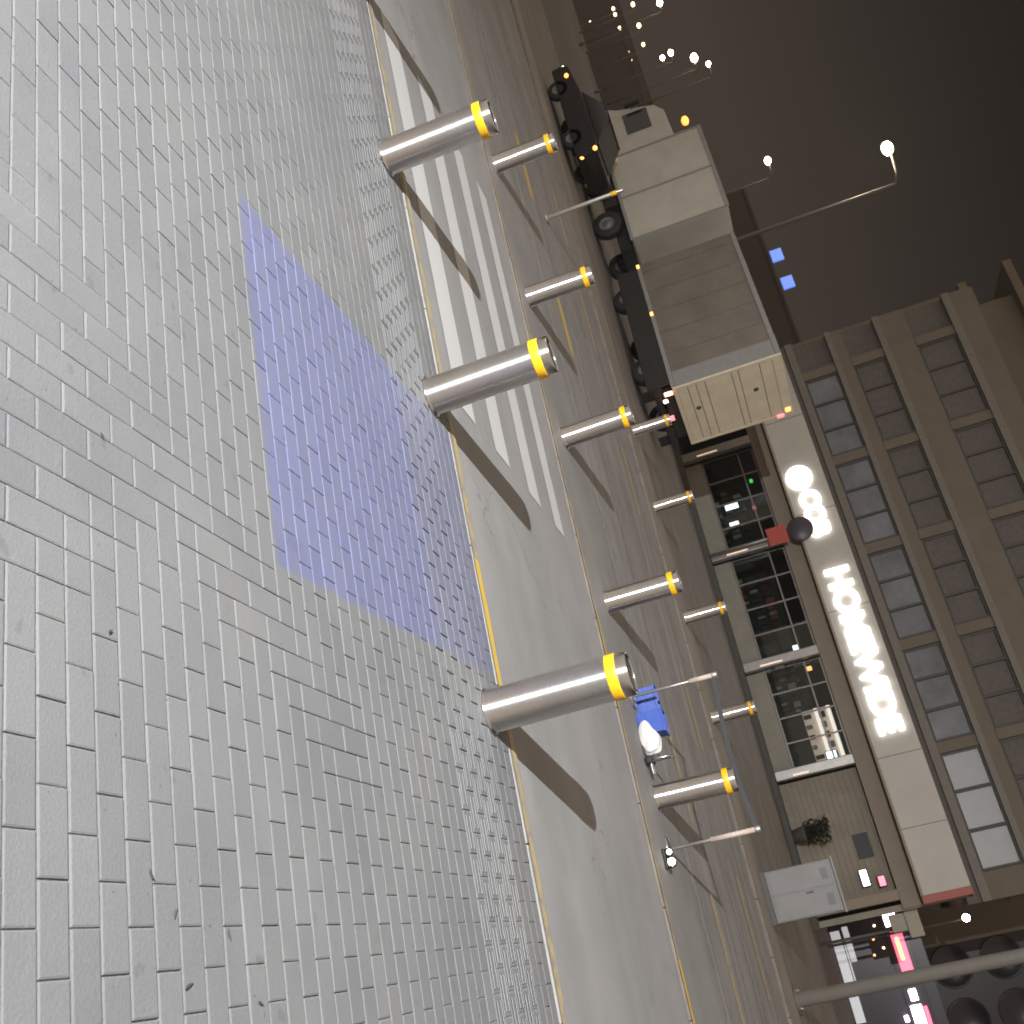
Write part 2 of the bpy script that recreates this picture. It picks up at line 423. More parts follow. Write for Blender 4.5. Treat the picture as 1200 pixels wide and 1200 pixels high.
# kerb stones flush with pavement, 0.9 m long
k = MB()
x = -16
while x < 6:
    k.box(x, x + .895, 5.665, 5.80, -.06, .004, 'kerb', .006); x += .9
struct(k, 'kerb')
sheet('road', -90, 60, 5.79, 9.6, -.012, 'road')
k = MB(); x = -40
while x < 20:
    k.box(x, x + .895, 9.6, 9.74, -.06, .006, 'kerb_dull', .006); x += .9
struct(k, 'island_kerb')
sheet('island_pavement', -90, 60, 9.735, 11.6, .004, 'island')
sheet('service_lane', -120, 90, 11.59, 18.7, -.004, 'lanes')
k = MB(); x = -60
while x < 20:
    k.box(x, x + .895, 18.7, 18.85, -.06, .05, 'kerb_dull', .01); x += .9
struct(k, 'verge_kerb')
sheet('verge_pavement', -120, 90, 18.84, 20.6, .045, 'verge')
sheet('main_road', -300, 118, 20.6, 35.2, -.016, 'far_road')

# road markings
z = MB()
for (y0, y1) in ((6.06, 6.45), (6.92, 7.29), (7.82, 8.18), (8.66, 8.99)):
    n = 24; xa, xb = -7.75 - (y0 - 6) * .08, -3.76
    top = []; bot = []
    for i in range(n + 1):
        x = xa + (xb - xa) * i / n
        top.append((x, y1 + random.uniform(-.006, .006), -.008)); bot.append((x, y0 + random.uniform(-.006, .006), -.008))
    z.add(bot + top, [(i, i + 1, n + 2 + i, n + 1 + i) for i in range(n)], 'white_paint')
struct(z, 'zebra_crossing_marking')
z = MB()
def strip(mb, xa, xb, y0, y1, zz, m):
    n = max(2, int((xb - xa) / .15)); top = []; bot = []
    for i in range(n + 1):
        x = xa + (xb - xa) * i / n
        top.append((x, y1 + random.uniform(-.007, .007), zz)); bot.append((x, y0 + random.uniform(-.007, .007), zz))
    mb.add(bot + top, [(i, i + 1, n + 2 + i, n + 1 + i) for i in range(n)], m)
strip(z, -2.42, -1.5, 5.685, 5.765, .008, 'yellow_paint')
strip(z, -9, -2.42, 5.69, 5.77, .008, 'yellow_worn'); strip(z, -1.5, 3, 5.685, 5.765, .008, 'yellow_worn')
strip(z, .02, 4, 9.625, 9.72, .010, 'yellow_paint')
strip(z, -14, .02, 9.63, 9.715, .010, 'yellow_worn')
strip(z, -3.2, -2.2, 9.64, 9.70, .014, 'yellow_paint')
for xa, xb in ((-12.6, -11.2), (-9.5, -8.2), (-2.6, -1.4), (-.6, 1.4)): strip(z, xa, xb, 12.92, 13.16, 0, 'yellow_paint' if xa < -5 else 'yellow_worn')
for xa, xb in ((-14.4, -12.9), (-11.9, -10.3), (-8.4, -6.9), (-4.2, -2.8), (-.9, .8)): strip(z, xa, xb, 16.5, 16.78, 0, 'yellow_worn')
strip(z, -30, 12, 18.74, 18.82, .054, 'yellow_worn')
struct(z, 'yellow_line_marking')
z = MB()
for y, w in ((11.75, .06), (12.1, .05), (13.55, .05), (14.1, .07), (15.1, .05), (15.5, .06), (17.3, .08)): strip(z, -45, 25, y, y + w, .0006, 'pale_line')
struct(z, 'pale_line_marking')
# few leaves on the pavers
lv = MB()
for (x, y, a, s) in ((-.42, 2.29, .6, .018), (-.16, 2.42, 1.9, .02), (-.33, 2.38, 2.6, .016), (-.28, 2.62, .2, .02), (-.1, 2.75, 1.1, .016), (-1.02, 2.16, 2.2, .012), (-1.6, 2.15, 1, .012)):
    c, d = math.cos(a), math.sin(a)
    pr = [(-1, 0), (-.4, .28), (.3, .3), (1, .05), (.3, -.24), (-.4, -.26)]
    lv.add([(x + s * (u * c - w * d), y + s * (u * d + w * c), .003 + .004 * abs(u)) for u, w in pr] + [(x, y, .008)], [(i, (i + 1) % 6, 6) for i in range(6)], 'leaf_litter')
o = lv.build('leaf_litter'); o['kind'] = 'stuff'; o['label'] = 'few small dry leaves on the grey pavers'

# ------------------------------------------------------------------ bollards
def make_bollard():
    t = thing('bollard', '', 'bollard')
    R = .122
    b = MB(); b.lathe([(.0, 0), (R + .012, 0), (R + .012, .006), (R + .002, .012), (R, .016), (R, .700), (R, .706)], 'steel', 56); b.build('post', t)
    b = MB(); b.lathe([(R, .694), (R + .004, .696), (R + .005, .70), (R + .005, .748), (R + .004, .752), (R, .754)], 'band', 56); b.build('band', t)
    b = MB(); b.lathe([(R, .752), (R, .806), (R - .004, .812), (R - .014, .813), (R - .018, .806)], 'steel', 56)
    b.lathe([(R - .018, .806), (R - .022, .796), (.0, .794)], 'cap_dark', 56); b.build('cap', t)
    return t
rows = [
 ((-7.42, 5.40), 'steel bollard farthest from the blue patch in the near row, at the zebra crossing start'),
 ((-5.43, 5.38), 'large steel bollard beside the far end of the zebra stripes, topmost in the near row'),
 ((-3.44, 5.40), 'large steel bollard at the corner of the blue patch, before the zebra stripes'),
 ((-1.40, 5.42), 'largest and nearest steel bollard, its shadow lying past the blue patch'),
 ((-9.40, 10.1), 'thin looking far steel bollard, topmost in the middle row beyond the zebra'),
 ((-7.34, 10.14), 'steel bollard of the middle row just beyond the middle of the zebra stripes'),
 ((-5.48, 10.32), 'steel bollard of the middle row in line with the large bollard by the blue patch'),
 ((-3.53, 10.52), 'steel bollard of the middle row beyond the empty asphalt past the zebra'),
 ((-1.46, 10.66), 'steel bollard of the middle row under the dark belt between the two thin posts'),
 ((-10.01, 19.5), 'small distant steel bollard standing before the cream back of the truck'),
 ((-8.25, 19.6), 'small distant steel bollard before the left end of the lit shop'),
 ((-5.80, 19.5), 'small distant steel bollard before the shop bay with dark goods'),
 ((-3.82, 19.5), 'small distant steel bollard seen behind the dark belt, before the pale shop plinth'),
]
b0 = make_bollard()
for i, ((x, y), lab) in enumerate(rows):
    zz = .004 if y < 9 else (.006 if y < 15 else .046)
    if i == 0:
        b0.location = (x, y, zz); b0['label'] = lab; b0['group'] = 'steel bollards with yellow bands'
    else:
        r = dup(b0, (x, y, zz), lab); r.rotation_euler = (random.gauss(0, .006), random.gauss(0, .006), random.uniform(0, 6))

# ------------------------------------------------------------------ belt barrier, blue crates, sack, trolley, cabinet, posts
def stanchion(x, y, lab, sleeve0):
    t = thing('barrier_post', lab, 'barrier post', (x, y, .006), 'thin posts of the belt barrier')
    b = MB(); b.lathe([(0, 0), (.13, 0), (.13, .012), (.11, .022), (.03, .034), (0, .036)], 'silver', 28); b.build('base', t)
    b = MB(); b.tube([(0, 0, .03), (0, 0, .88)], .016, 'galv', 14); b.build('pole', t)
    b = MB(); b.tube([(0, 0, sleeve0), (0, 0, .875)], .026, 'pink_sleeve', 14); b.build('sleeve', t)
    b = MB(); b.lathe([(0, .862), (.03, .862), (.032, .87), (.032, .905), (.026, .915), (0, .916)], 'galv', 20); b.build('head', t)
    return t
p1 = stanchion(-2.50, 10.62, 'thin post holding the dark belt, beside the nearest large bollard', .62)
p2 = stanchion(-.95, 10.62, 'thin post with a pale sleeved top and a small lit spotlight at its foot', .42)
b = MB(); n = 16; vs = []
for i in range(n + 1):
    x = .02 + 1.51 * i / n; sag = -.05 * math.sin(PI * i / n)
    for dz in (.855, .90):
        for dy in (-.004, .004): vs.append((x, dy, dz + sag))
fs = []
for i in range(n):
    a = i * 4
    for q in ((0, 1), (1, 3), (3, 2), (2, 0)): fs.append((a + q[0], a + q[1], a + 4 + q[1], a + 4 + q[0]))
b.add(vs, fs, 'belt'); o = b.build('belt', p1); o['label'] = 'dark belt stretched to the other post'

def crate(x, y, zz, rz, lab, w=.13, d=.10, h=.17):
    t = thing('plastic_crate', lab, 'crate', (x, y, zz), 'blue plastic crates on the island'); t.rotation_euler.z = rz
    b = MB(); th = .008
    b.box(-w, w, -d, d, 0, .01, 'blue_plastic')
    b.box(-w, w, -d, -d + th, .0105, h, 'blue_plastic', .002); b.box(-w, w, d - th, d, .0105, h, 'blue_plastic', .002)
    b.box(-w, -w + th, -d + th + .0005, d - th - .0005, .0105, h, 'blue_plastic', .002); b.box(w - th, w, -d + th + .0005, d - th - .0005, .0105, h, 'blue_plastic', .002)
    for zr in (.05, .1): b.box(-w - .004, w + .004, -d - .004, d + .004, zr, zr + .012, 'blue_plastic', .002)
    b.build('body', t)
    b = MB(); b.box(-w - .010, w + .010, -d - .012, -d - .0005, h - .022, h, 'blue_plastic', .003); b.box(-w - .010, w + .010, d + .0005, d + .012, h - .022, h, 'blue_plastic', .003)
    b.box(-w - .012, -w - .0005, -d, d, h - .022, h, 'blue_plastic', .003); b.box(w + .0005, w + .012, -d, d, h - .022, h, 'blue_plastic', .003); b.build('rim', t)
    return t
crate(-2.50, 10.98, .006, .1, 'blue plastic crate next to the thin belt post, without the white sack', h=.22)
crate(-2.19, 10.72, .006, -.15, 'taller blue plastic crate with the white sack leaning on it', w=.12, h=.27)
b = MB(); bm = bmesh.new(); bmesh.ops.create_icosphere(bm, subdivisions=4, radius=1)
for v in bm.verts:
    c = v.co.copy(); w = 1 + .08 * math.sin(5 * c.x + 3 * c.z) + .05 * math.sin(9 * c.y + 4 * c.x)
    v.co = Vector((-1.98 + .17 * w * c.x * (1 - .25 * c.x), 10.55 + .09 * w * c.y, max(.006, .10 + .105 * w * c.z + .02 * c.x)))
b.bm(bm, 'white_sack', True); tag(b.build('sack'), 'plump white sack leaning on the blue crate', 'sack')
t = thing('folding_trolley', 'small silver folding trolley beside the white sack', 'trolley', (-1.76, 10.56, .006))
b = MB(); b.tube([(-.05, -.06, .03), (-.05, -.06, .24), (-.03, -.03, .27), (-.03, .03, .27), (-.05, .06, .24), (-.05, .06, .03)], .012, 'silver', 8); b.build('handle', t)
b = MB(); b.box(-.07, .09, -.07, .07, .045, .06, 'silver', .004); b.build('platform', t)
for s in (-1, 1):
    b = MB(); b.lathe([(0, -.012), (.04, -.012), (.042, 0), (.04, .012), (0, .012)], 'black', 18, (-.05, s * .085, .04), 'y'); b.build('wheel', t)

t = thing('ground_spotlight', 'small twin ground spotlight shining at the foot of the thin post', 'spotlight', (-.84, 10.2, .005))
b = MB(); b.box(-.09, .09, -.05, .05, 0, .03, 'black', .008); b.build('base', t)
for dx, s in ((-.05, .030), (.04, .045)):
    b = MB(); b.sphere((dx, -.01, .06), s + .012, 'black', sub=2); hd = b.build('lamp_head', t)
    b = MB(); b.sphere((dx, -.028, .066), s, 'white_lamp', sub=2); b.build('lens', hd)

t = thing('utility_cabinet', 'plain grey utility cabinet before the pale end bay of the shop', 'cabinet', (-.62, 20.45, .046))
b = MB(); b.box(-.45, .45, -.18, .18, 0, .09, 'seam', .004); b.build('plinth', t)
b = MB(); b.box(-.44, .44, -.19, .19, .092, 1.28, 'cab_grey', .012); b.build('body', t)
b = MB(); b.box(-.48, .48, -.23, .23, 1.282, 1.33, 'cab_grey', .01); b.build('roof', t)
for s in (-1, 1):
    b = MB(); b.box(.215 * s - .20, .215 * s + .20, -.204, -.1925, .14, 1.23, 'cab_grey', .004); d = b.build('door', t)
    b = MB()
    for q in range(5): b.box(.215 * s - .10, .215 * s + .10, -.2085, -.2045, 1.06 + q * .025, 1.07 + q * .025, 'seam')
    b.build('vent', d)
b = MB(); b.box(.03, .06, -.222, -.2065, .72, .86, 'seam', .004); b.build('handle', t)

t = thing('grey_pole', 'thick plain grey pole standing right of the shop, rising out of view', 'pole', (1.09, 20.9, .046))
b = MB(); b.lathe([(0, 0), (.26, 0), (.26, .03), (.15, .035), (.15, .06), (.125, .07), (.112, 7.2), (.112, 7.25), (0, 7.26)], 'pole_paint', 28); b.build('shaft', t)
for a in range(4):
    b = MB(); b.lathe([(0, 0), (.022, 0), (.022, .06), (0, .062)], 'galv', 8, (.21 * math.cos(a * PI / 2 + .7), .21 * math.sin(a * PI / 2 + .7), .031)); b.build('anchor_bolt', t)
t = thing('slim_post', 'slim pale post at the far edge of the service lane, left of the truck', 'post', (-11.7, 14.2, 0))
b = MB(); b.lathe([(0, 0), (.1, 0), (.1, .02), (.035, .03), (.035, 1.36), (.03, 1.38), (0, 1.385)], 'galv', 16); b.build('shaft', t)
b = MB(); b.lathe([(.0355, 1.16), (.04, 1.162), (.04, 1.26), (.0355, 1.262)], 'band', 16); b.build('band', t)

# ------------------------------------------------------------------ vehicles
def wheel(t, x, y, r, w, side):
    b = MB(); prof = [(r * .55, -w / 2), (r * .94, -w / 2), (r, -w / 2 + .03), (r, w / 2 - .03), (r * .94, w / 2), (r * .55, w / 2)]
    b.lathe(prof, 'black', 32, (x, y, r), 'y'); o = b.build('wheel', t)
    b = MB(); b.lathe([(0, side * w * .42), (r * .2, side * w * .44), (r * .24, side * w * .36), (r * .5, side * w * .30), (r * .56, side * w * .46), (r * .56, -side * w * .3)], 'hub', 24, (x, y, r), 'y'); b.build('rim', o)

Z0 = -.016
# trailer with cream rear doors
t = thing('box_trailer', 'tall box trailer with cream rear doors and amber side lamps', 'trailer', (-13.45, 24.6, Z0)); t.rotation_euler.z = math.radians(-13)
L = 5.1; W = 2.5
b = MB(); b.box(-L, -.07, .03, W - .03, .98, 3.86, 'truck_side', .02); b.build('body', t)
b = MB()
for k in range(6): b.box(-L + .35 + k * .85, -L + .39 + k * .85, .012, .0295, 1.05, 3.74, 'truck_side', .004)
b.box(-L, -.07, -.005, .0075, .93, 1.04, 'truck_trim', .004); b.box(-L, -.07, -.005, .0295, 3.75, 3.88, 'truck_trim', .006); b.build('side_rails', t)
b = MB(); b.box(-.62, -.072, .004, .028, 1.05, 3.74, 'truck_trim', .004); b.build('corner_panel', t)
b = MB()
b.box(-.0695, 0, 0, .09, .95, 3.88, 'truck_rear', .01); b.box(-.0695, 0, W - .09, W, .95, 3.88, 'truck_rear', .01); b.box(-.0695, 0, .0905, W - .0905, 3.62, 3.88, 'truck_rear', .01); b.box(-.0695, .0, .0905, W - .0905, .95, 1.06, 'truck_rear', .01)
b.build('rear_frame', t)
b = MB()
for z0, z1 in ((1.065, 1.33), (1.345, 1.56), (1.575, 1.80), (1.815, 2.52), (2.535, 2.70), (2.715, 3.27), (3.285, 3.615)):
    b.box(-.05, -.012, .092, W - .092, z0, z1, 'truck_rear', .008)
b.box(-.06, -.051, .092, W - .092, 1.06, 3.62, 'seam'); d = b.build('roller_door', t)
for zz in (1.46, 3.05):
    b = MB(); b.lathe([(.07, -.012), (.07, .004), (.05, .012), (0, .013)], 'seam', 20, (0, 1.05, zz), 'x'); b.build('handle', d)
b = MB(); b.box(-L + .1, -.1, .35, W - .35, .66, .975, 'chassis', .01)
b.box(-L + .6, -.5, .06, .12, .45, .90, 'chassis', .01); b.build('chassis', t)
b = MB(); b.box(-4.95, -.25, .012, .05, .30, .925, 'chassis', .01); b.build('under_shade_panel', t)  # dark panel added to read as the shade under the trailer
b = MB(); b.box(-.24, -.22, .03, .45, .12, .62, 'black', .004); b.build('mud_flap', t)
b = MB(); b.box(-.24, -.22, W - .45, W - .03, .12, .62, 'black', .004); b.build('mud_flap', t)
b = MB(); b.box(-.08, -.02, .1, W - .1, .42, .58, 'chassis', .02); b.build('bumper', t)
for x in (-1.1, -4.0):
    for y, s in ((.22, -1), (W - .22, 1)): wheel(t, x, y, .44, .28, s)
for x in (-2.95, -5.0):
    b = MB(); b.box(x - .075, x + .075, -.022, -.0055, .935, 1.02, 'amber', .01); b.build('marker_lamp', t)
b = MB(); b.box(.001, .04, .02, .17, .70, .93, 'red_hot', .015); b.build('tail_lamp', t)
b = MB(); b.box(.001, .03, .30, .42, .62, .74, 'white_lamp', .01); b.build('reversing_lamp', t)
b = MB(); b.box(.001, .04, W - 1.5, W - 1.3, .60, .76, 'pink_lamp', .015); b.build('tail_lamp', t)
b = MB(); b.box(.001, .03, W - .32, W - .16, 3.68, 3.82, 'amber', .01); b.build('marker_lamp', t)
b = MB(); b.box(.001, .03, W - .12, W - .0, 3.42, 3.62, 'pink_lamp', .01); b.build('tail_lamp', t)
b = MB(); b.tube([(-L, W / 2, .6), (-L - .75, W / 2, .6)], .06, 'chassis', 8); b.build('drawbar', t)

t = thing('delivery_truck', 'pale delivery truck with a dark windscreen towing the box trailer', 'truck', (-19.45, 25.9, Z0)); t.rotation_euler.z = math.radians(-3)
b = MB(); b.box(-3.4, 0, .03, W - .03, 1.05, 4.0, 'truck_white', .04); b.build('cargo_box', t)
b = MB()
for z0, z1 in ((1.0, 1.1), (3.92, 4.03)): b.box(-3.4, 0, .0, .0295, z0, z1, 'truck_trim', .005)
for x in (-3.4, -1.72, -.06): b.box(x, x + .06, .004, .0285, 1.105, 3.915, 'truck_trim', .004)
b.build('side_rails', t)
b = MB(); b.prism_y([(-3.46, .75), (-5.45, .75), (-5.5, 1.4), (-5.3, 1.75), (-4.95, 2.9), (-4.6, 3.15), (-3.46, 3.2)], .06, W - .06, 'truck_white'); cab = b.build('cab', t)
b = MB(); b.prism_y([(-5.36, 1.78), (-5.01, 2.84), (-4.93, 2.84), (-5.28, 1.78)], .2, W - .2, 'dark_glass'); b.build('windscreen', cab)
b = MB(); b.box(-4.95, -4.1, .035, .058, 1.85, 2.65, 'dark_glass', .01); b.build('side_window', cab)
b = MB(); b.box(-5.55, -5.42, .1, W - .1, .5, .76, 'truck_trim', .03); b.build('bumper', t)
b = MB(); b.box(-5.2, -.1, .4, W - .4, .6, .98, 'chassis', .01); b.box(-2.6, -1.6, .08, .5, .5, .95, 'chassis', .03); b.build('chassis', t)
for x in (-4.5, -1.0):
    for y, s in ((.2, -1), (W - .2, 1)): wheel(t, x, y, .46, .28, s)
b = MB(); b.tube([(-5.0, -.02, 2.2), (-5.1, -.12, 2.3), (-5.1, -.14, 2.6)], .015, 'chassis', 6); b.box(-5.14, -5.06, -.22, -.06, 2.0, 2.5, 'chassis', .02); b.build('mirror', t)
b = MB(); b.sphere((-5.53, .35, 1.0), .12, 'white_lamp', (.4, 1, 1)); b.build('headlight', t)
b = MB(); b.box(-5.1, -4.9, .55, 1.35, 3.04, 3.14, 'cool_lamp', .03); b.build('roof_light', t)
b = MB(); b.box(-3.4, -3.25, -.02, -.001, 1.2, 1.28, 'amber', .006); b.build('marker_lamp', t)

def make_car(name, label, loc, paint, L=4.1, lights=True, group=None):
    t = thing(name, label, 'car', loc, group)
    W = 1.72
    low = [(-L / 2 + .05, .28), (-L / 2, .55), (-L / 2 + .08, .78), (-L / 2 + 1.1, .92), (L / 2 - .5, .98), (L / 2 - .05, .9), (L / 2, .5), (L / 2 - .08, .28)]
    b = MB(); b.prism_y(low, 0, W, paint); body = b.build('body', t)
    b = MB(); b.prism_y([(-L / 2 + 1.05, .93), (-L / 2 + 1.75, 1.42), (L / 2 - 1.1, 1.46), (L / 2 - .35, .97)], .12, W - .12, 'dark_glass'); b.build('glasshouse', t)
    b = MB(); b.box(-L / 2 + 1.75, L / 2 - 1.12, .14, W - .14, 1.455, 1.50, paint, .02); b.build('roof', t)
    for x in (-L / 2 + .8, L / 2 - .8):
        for y, s in ((.1, -1), (W - .1, 1)): wheel(t, x, y, .31, .2, s)
    return t
c = make_car('parked_car', 'dark parked car with amber lamps left of the trucks', (-22.2, 22.9, Z0), 'car_dark', 3.5)
for x, y, zz, m, nm in ((-1.75, .12, .62, 'white_lamp', 'headlight'), (-1.3, -.01, .66, 'amber', 'indicator'), (1.70, .06, .44, 'amber', 'tail_lamp'), (1.62, -.01, .86, 'amber', 'tail_lamp')):
    b = MB(); b.sphere((x, y, zz), .085, m, (1, .6, .8)); b.build(nm, c)
cars = [(-47, 31, 'car_dark', 'dark car queued far left beyond the parked dark car'), (-53.5, 31.2, 'car_silver', 'silver car in the far left queue of cars'),
        (-60, 31, 'car_dark', 'second dark car at the far left end of the road'), (-50, 34, 'car_silver', 'silver car on the far lane behind the queue')]
for x, y, p, lab in cars:
    make_car('distant_car', lab, (x, y, Z0), p, 4.3, group='cars far down the road')

# ------------------------------------------------------------------ shop
YF = 38.0
shop = thing('shop_building', 'single storey lit shop with a long sign fascia and clad columns', 'shop', (0, 0, 0))
XL = -21.0; XR = -.15
b = MB(); b.box(XL, .1, YF - .9, YF + 8.2, -.03, .15, 'step', .01); b.build('step', shop)
b = MB()
b.box(XL, XR, YF + 8, YF + 8.2, .151, 3.5, 'inner'); b.box(XL - .2, XL, YF, YF + 8.2, .151, 5.0, 'shop_wall'); b.box(XR, XR + .2, YF, YF + 8.2, .151, 5.0, 'shop_wall')
b.box(XL, XR, YF + .2, YF + 8, .151, .16, 'floor_in'); b.box(XL, XR, YF + .2, YF + 8, 3.2, 3.26, 'inner'); b.build('wall', shop)
b = MB(); b.box(XL - .2, XR + .2, YF - .5, YF + 8.2, 5.01, 5.06, 'office_dark'); b.build('roof', shop)
b = MB(); b.box(XL - .2, XR + .15, YF - .25, YF + .15, 2.86, 3.49, 'soffit', .01); b.build('lower_band', shop)
b = MB(); b.box(XL - .2, XR - .10, YF - 1.0, YF + .1, 3.5, 5.0, 'fascia', .01); fas = b.build('fascia', shop)
b = MB()
for x in (-17.5, -13.6, -9.8, -4.6, -2.3): b.box(x, x + .02, YF - 1.004, YF - .999, 3.51, 4.99, 'seam')
b.box(XL - .2, XR - .1, YF - 1.03, YF - 1.0005, 3.47, 3.55, 'soffit', .008); b.build('fascia_trim', shop)
b = MB(); b.box(XR - .099, XR + .14, YF - 1.02, YF + .1, 3.48, 5.02, 'red_end', .01); b.build('red_end_panel', shop)

def text(s, size, x, y, zz, depth, off, m, name, parent, squeeze=1.0, width=None):
    cu = bpy.data.curves.new('t', 'FONT'); cu.body = s; cu.size = size; cu.extrude = depth; cu.offset = off
    o = bpy.data.objects.new('t', cu); C.objects.link(o)
    bpy.context.view_layer.update()
    me = bpy.data.meshes.new_from_object(o.evaluated_get(bpy.context.evaluated_depsgraph_get()))
    bpy.data.objects.remove(o)
    xs = [v.co.x for v in me.vertices]; ys = [v.co.y for v in me.vertices]
    w0 = max(xs) - min(xs); k = (width / w0) if width else 1
    for v in me.vertices:
        px, py, pz = v.co; v.co = ((px - min(xs)) * k, -pz, py - min(ys))
    me.name = name; me.materials.clear(); me.materials.append(M[m])
    o = bpy.data.objects.new(name, me); C.objects.link(o); o.location = (x, y, zz); o.parent = parent
    return o
text('HOMEWIDE', 1.12, -11.28, YF - 1.07, 3.84, .05, .045, 'sign_white', 'sign_lettering', fas, width=6.0)
text('COB', .95, -14.42, YF - 1.07, 3.84, .05, .05, 'sign_white', 'sign_lettering', fas, width=1.85)
b = MB(); b.lathe([(0, -.06), (.46, -.06), (.48, -.04), (.48, .05), (0, .05)], 'sign_white', 40, (-15.0, YF - 1.06, 4.10), 'y'); b.build('logo_disc', fas)

colx = (-17.35, -13.1, -8.75, -4.85, -.45)
for i, x in enumerate(colx):
    b = MB(); b.box(x - .17, x + .17, YF - .62, YF - .28, .151, 2.855, 'column' if i < 4 else 'soffit', .03); c = b.build('column', shop)
    if i < 4:
        b = MB(); b.box(x + .05, x + .10, YF - .634, YF - .6205, .75, 1.55 if i != 3 else 1.3, 'glint_orange', .004); b.build('column_glint', c)  # glowing strip stands in for an orange reflection in the cladding
for i in range(4):
    xa, xb = colx[i] + .18, colx[i + 1] - .18
    if i < 3:
        b = MB(); b.box(xa, xb, YF - .12, YF + .08, .151, .80, 'plinth', .01); b.build('plinth', shop)
        b = MB(); b.box(xa, xb, YF - .02, YF + .0, .805, 2.85, 'glass'); w = b.build('window', shop)
        b = MB(); n = 4
        for q in range(n + 1):
            x = xa + (xb - xa) * q / n
            b.box(max(xa, x - .03), min(xb, x + .03), YF - .06, YF - .0205, .805, 2.85, 'hub', .004)
        for zz in (.81, 2.22, 2.78): b.box(xa, xb, YF - .072, YF - .0595, zz, zz + .06, 'hub', .004)
        b.build('frame', w)
    else:
        b = MB(); b.box(xa, xb, YF + .35, YF + .45, .151, 2.86, 'inner_pale', .01)
        for q in range(1, 14): b.box(xa, xb, YF + .342, YF + .3495, .15 + q * .2, .16 + q * .2, 'seam')
        b.build('shutter', shop)
# goods inside
def shelf(x, y, w, h, lab, cols):
    t = thing('display_shelf', lab, 'shelf', (x, y, .16), 'shelves inside the shop')
    b = MB(); b.box(-w / 2, w / 2, .0, .4, 0, .08, 'item_dark'); b.box(-w / 2, w / 2, .38, .42, .081, h, 'item_dark')
    nl = 4
    for k in range(1, nl): b.box(-w / 2, w / 2, .0, .379, k * h / nl, k * h / nl + .03, 'item_dark')
    b.build('rack', t)
    for k in range(nl):
        b = MB(); xx = -w / 2 + .05; z0 = k * h / nl + (.0305 if k else .0815)
        while xx < w / 2 - .25:
            ww = random.uniform(.08, .24); b.box(xx, xx + ww, .06, .3, z0, z0 + random.uniform(.5, .8) * (h / nl - .05), random.choice(cols), .01); xx += ww + random.uniform(.02, .12)
        b.build('goods', t)
shelf(-15.6, 40.3, 2.4, 1.9, 'shop shelf behind the leftmost glass bay', ['item_dark', 'item_pale', 'item_dark'])
shelf(-11.8, 40.0, 2.2, 1.9, 'shop shelf with red goods behind the second glass bay', ['item_red', 'item_dark', 'item_dark', 'item_pale'])
shelf(-9.4, 42.5, 1.4, 2.0, 'shop shelf deep inside the second glass bay', ['item_dark', 'item_pale'])
shelf(-7.9, 40.2, 1.5, 1.7, 'shop shelf with blue goods left of the bright display', ['item_blue', 'item_dark', 'item_pale', 'item_dark'])
t = thing('bright_display', 'bright two tier lit display behind the third glass bay', 'display', (-6.0, 38.75, .16))
b = MB(); b.box(-1.0, .9, 0, .06, 1.48, 2.5, 'display_panel'); b.build('back_panel', t)
for zz in (2.36, 1.92):
    b = MB(); b.box(-1.0, .9, -.12, -.001, zz, zz + .12, 'display', .01); b.build('lit_shelf', t)
for k, m in enumerate(('item_dark', 'item_pale', 'item_red', 'item_pale', 'item_dark')):
    b = MB(); x = -.85 + k * .36; b.box(x, x + .22, -.14, -.003, 2.05, 2.05 + random.uniform(.15, .28), m, .02); b.box(x + .02, x + .16, -.14, -.003, 1.50, 1.5 + random.uniform(.15, .36), m, .02); b.build('goods', t)
b = MB(); b.box(-1.0, .9, -.2, .05, 0, 1.475, 'item_dark', .01); b.build('counter', t)

def sign_or_glint(x, zz, m, lab, w=.16, h=.12, y=38.3):
    t = thing('lit_sign_or_glint', lab, 'sign', (x, y, zz), 'small lit signs and imitated reflections in the shop')
    b = MB(); b.box(-w / 2 - .03, w / 2 + .03, 0, .05, -h / 2 - .03, h / 2 + .03, 'item_dark', .01); b.build('housing', t)
    b = MB(); b.box(-w / 2, w / 2, -.012, -.0005, -h / 2, h / 2, m, .004); b.build('lit_face', t)
sign_or_glint(-16.0, 2.45, 'green_led', 'small green lit sign in the leftmost shop bay')
sign_or_glint(-14.9, 2.25, 'pink_lamp', 'small red lit sign in the leftmost shop bay')
sign_or_glint(-15.2, 1.45, 'cool_lamp', 'white lit screen in the leftmost shop bay', .22, .5)
sign_or_glint(-14.5, 1.35, 'cool_lamp', 'slim white lit screen beside the column in the leftmost shop bay', .14, .35)
sign_or_glint(-9.15, 2.15, 'cool_lamp', 'white blue lit screen at the end of the second shop bay', .30, .22)
sign_or_glint(-8.35, 2.35, 'neon_orange', 'small orange red sign beside the column of the third shop bay', .16, .22)
sign_or_glint(-5.25, 2.2, 'cool_lamp', 'white lit sign beside the right column of the third bay', .26, .34)
sign_or_glint(-1.15, 2.0, 'cool_lamp', 'white glowing panel imitating a reflection on the pale end bay', .5, .22, 37.9)  # this and the red panel glow in place of reflections by the column
sign_or_glint(-.95, 2.5, 'neon_red', 'red glowing panel imitating a reflection above the white one on the end bay', .3, .2, 37.9)
b = MB(); b.box(-2.55, -1.75, 0, .05, 0, .50, 'item_dark', .01); o = b.build('picture_frame'); o.location = (0, 38.28, 2.02); tag(o, 'dark framed picture on the pale end bay of the shop', 'picture')
t = thing('potted_plant', 'dark leafy potted plant before the pale end bay', 'plant', (-2.85, 37.5, .15))
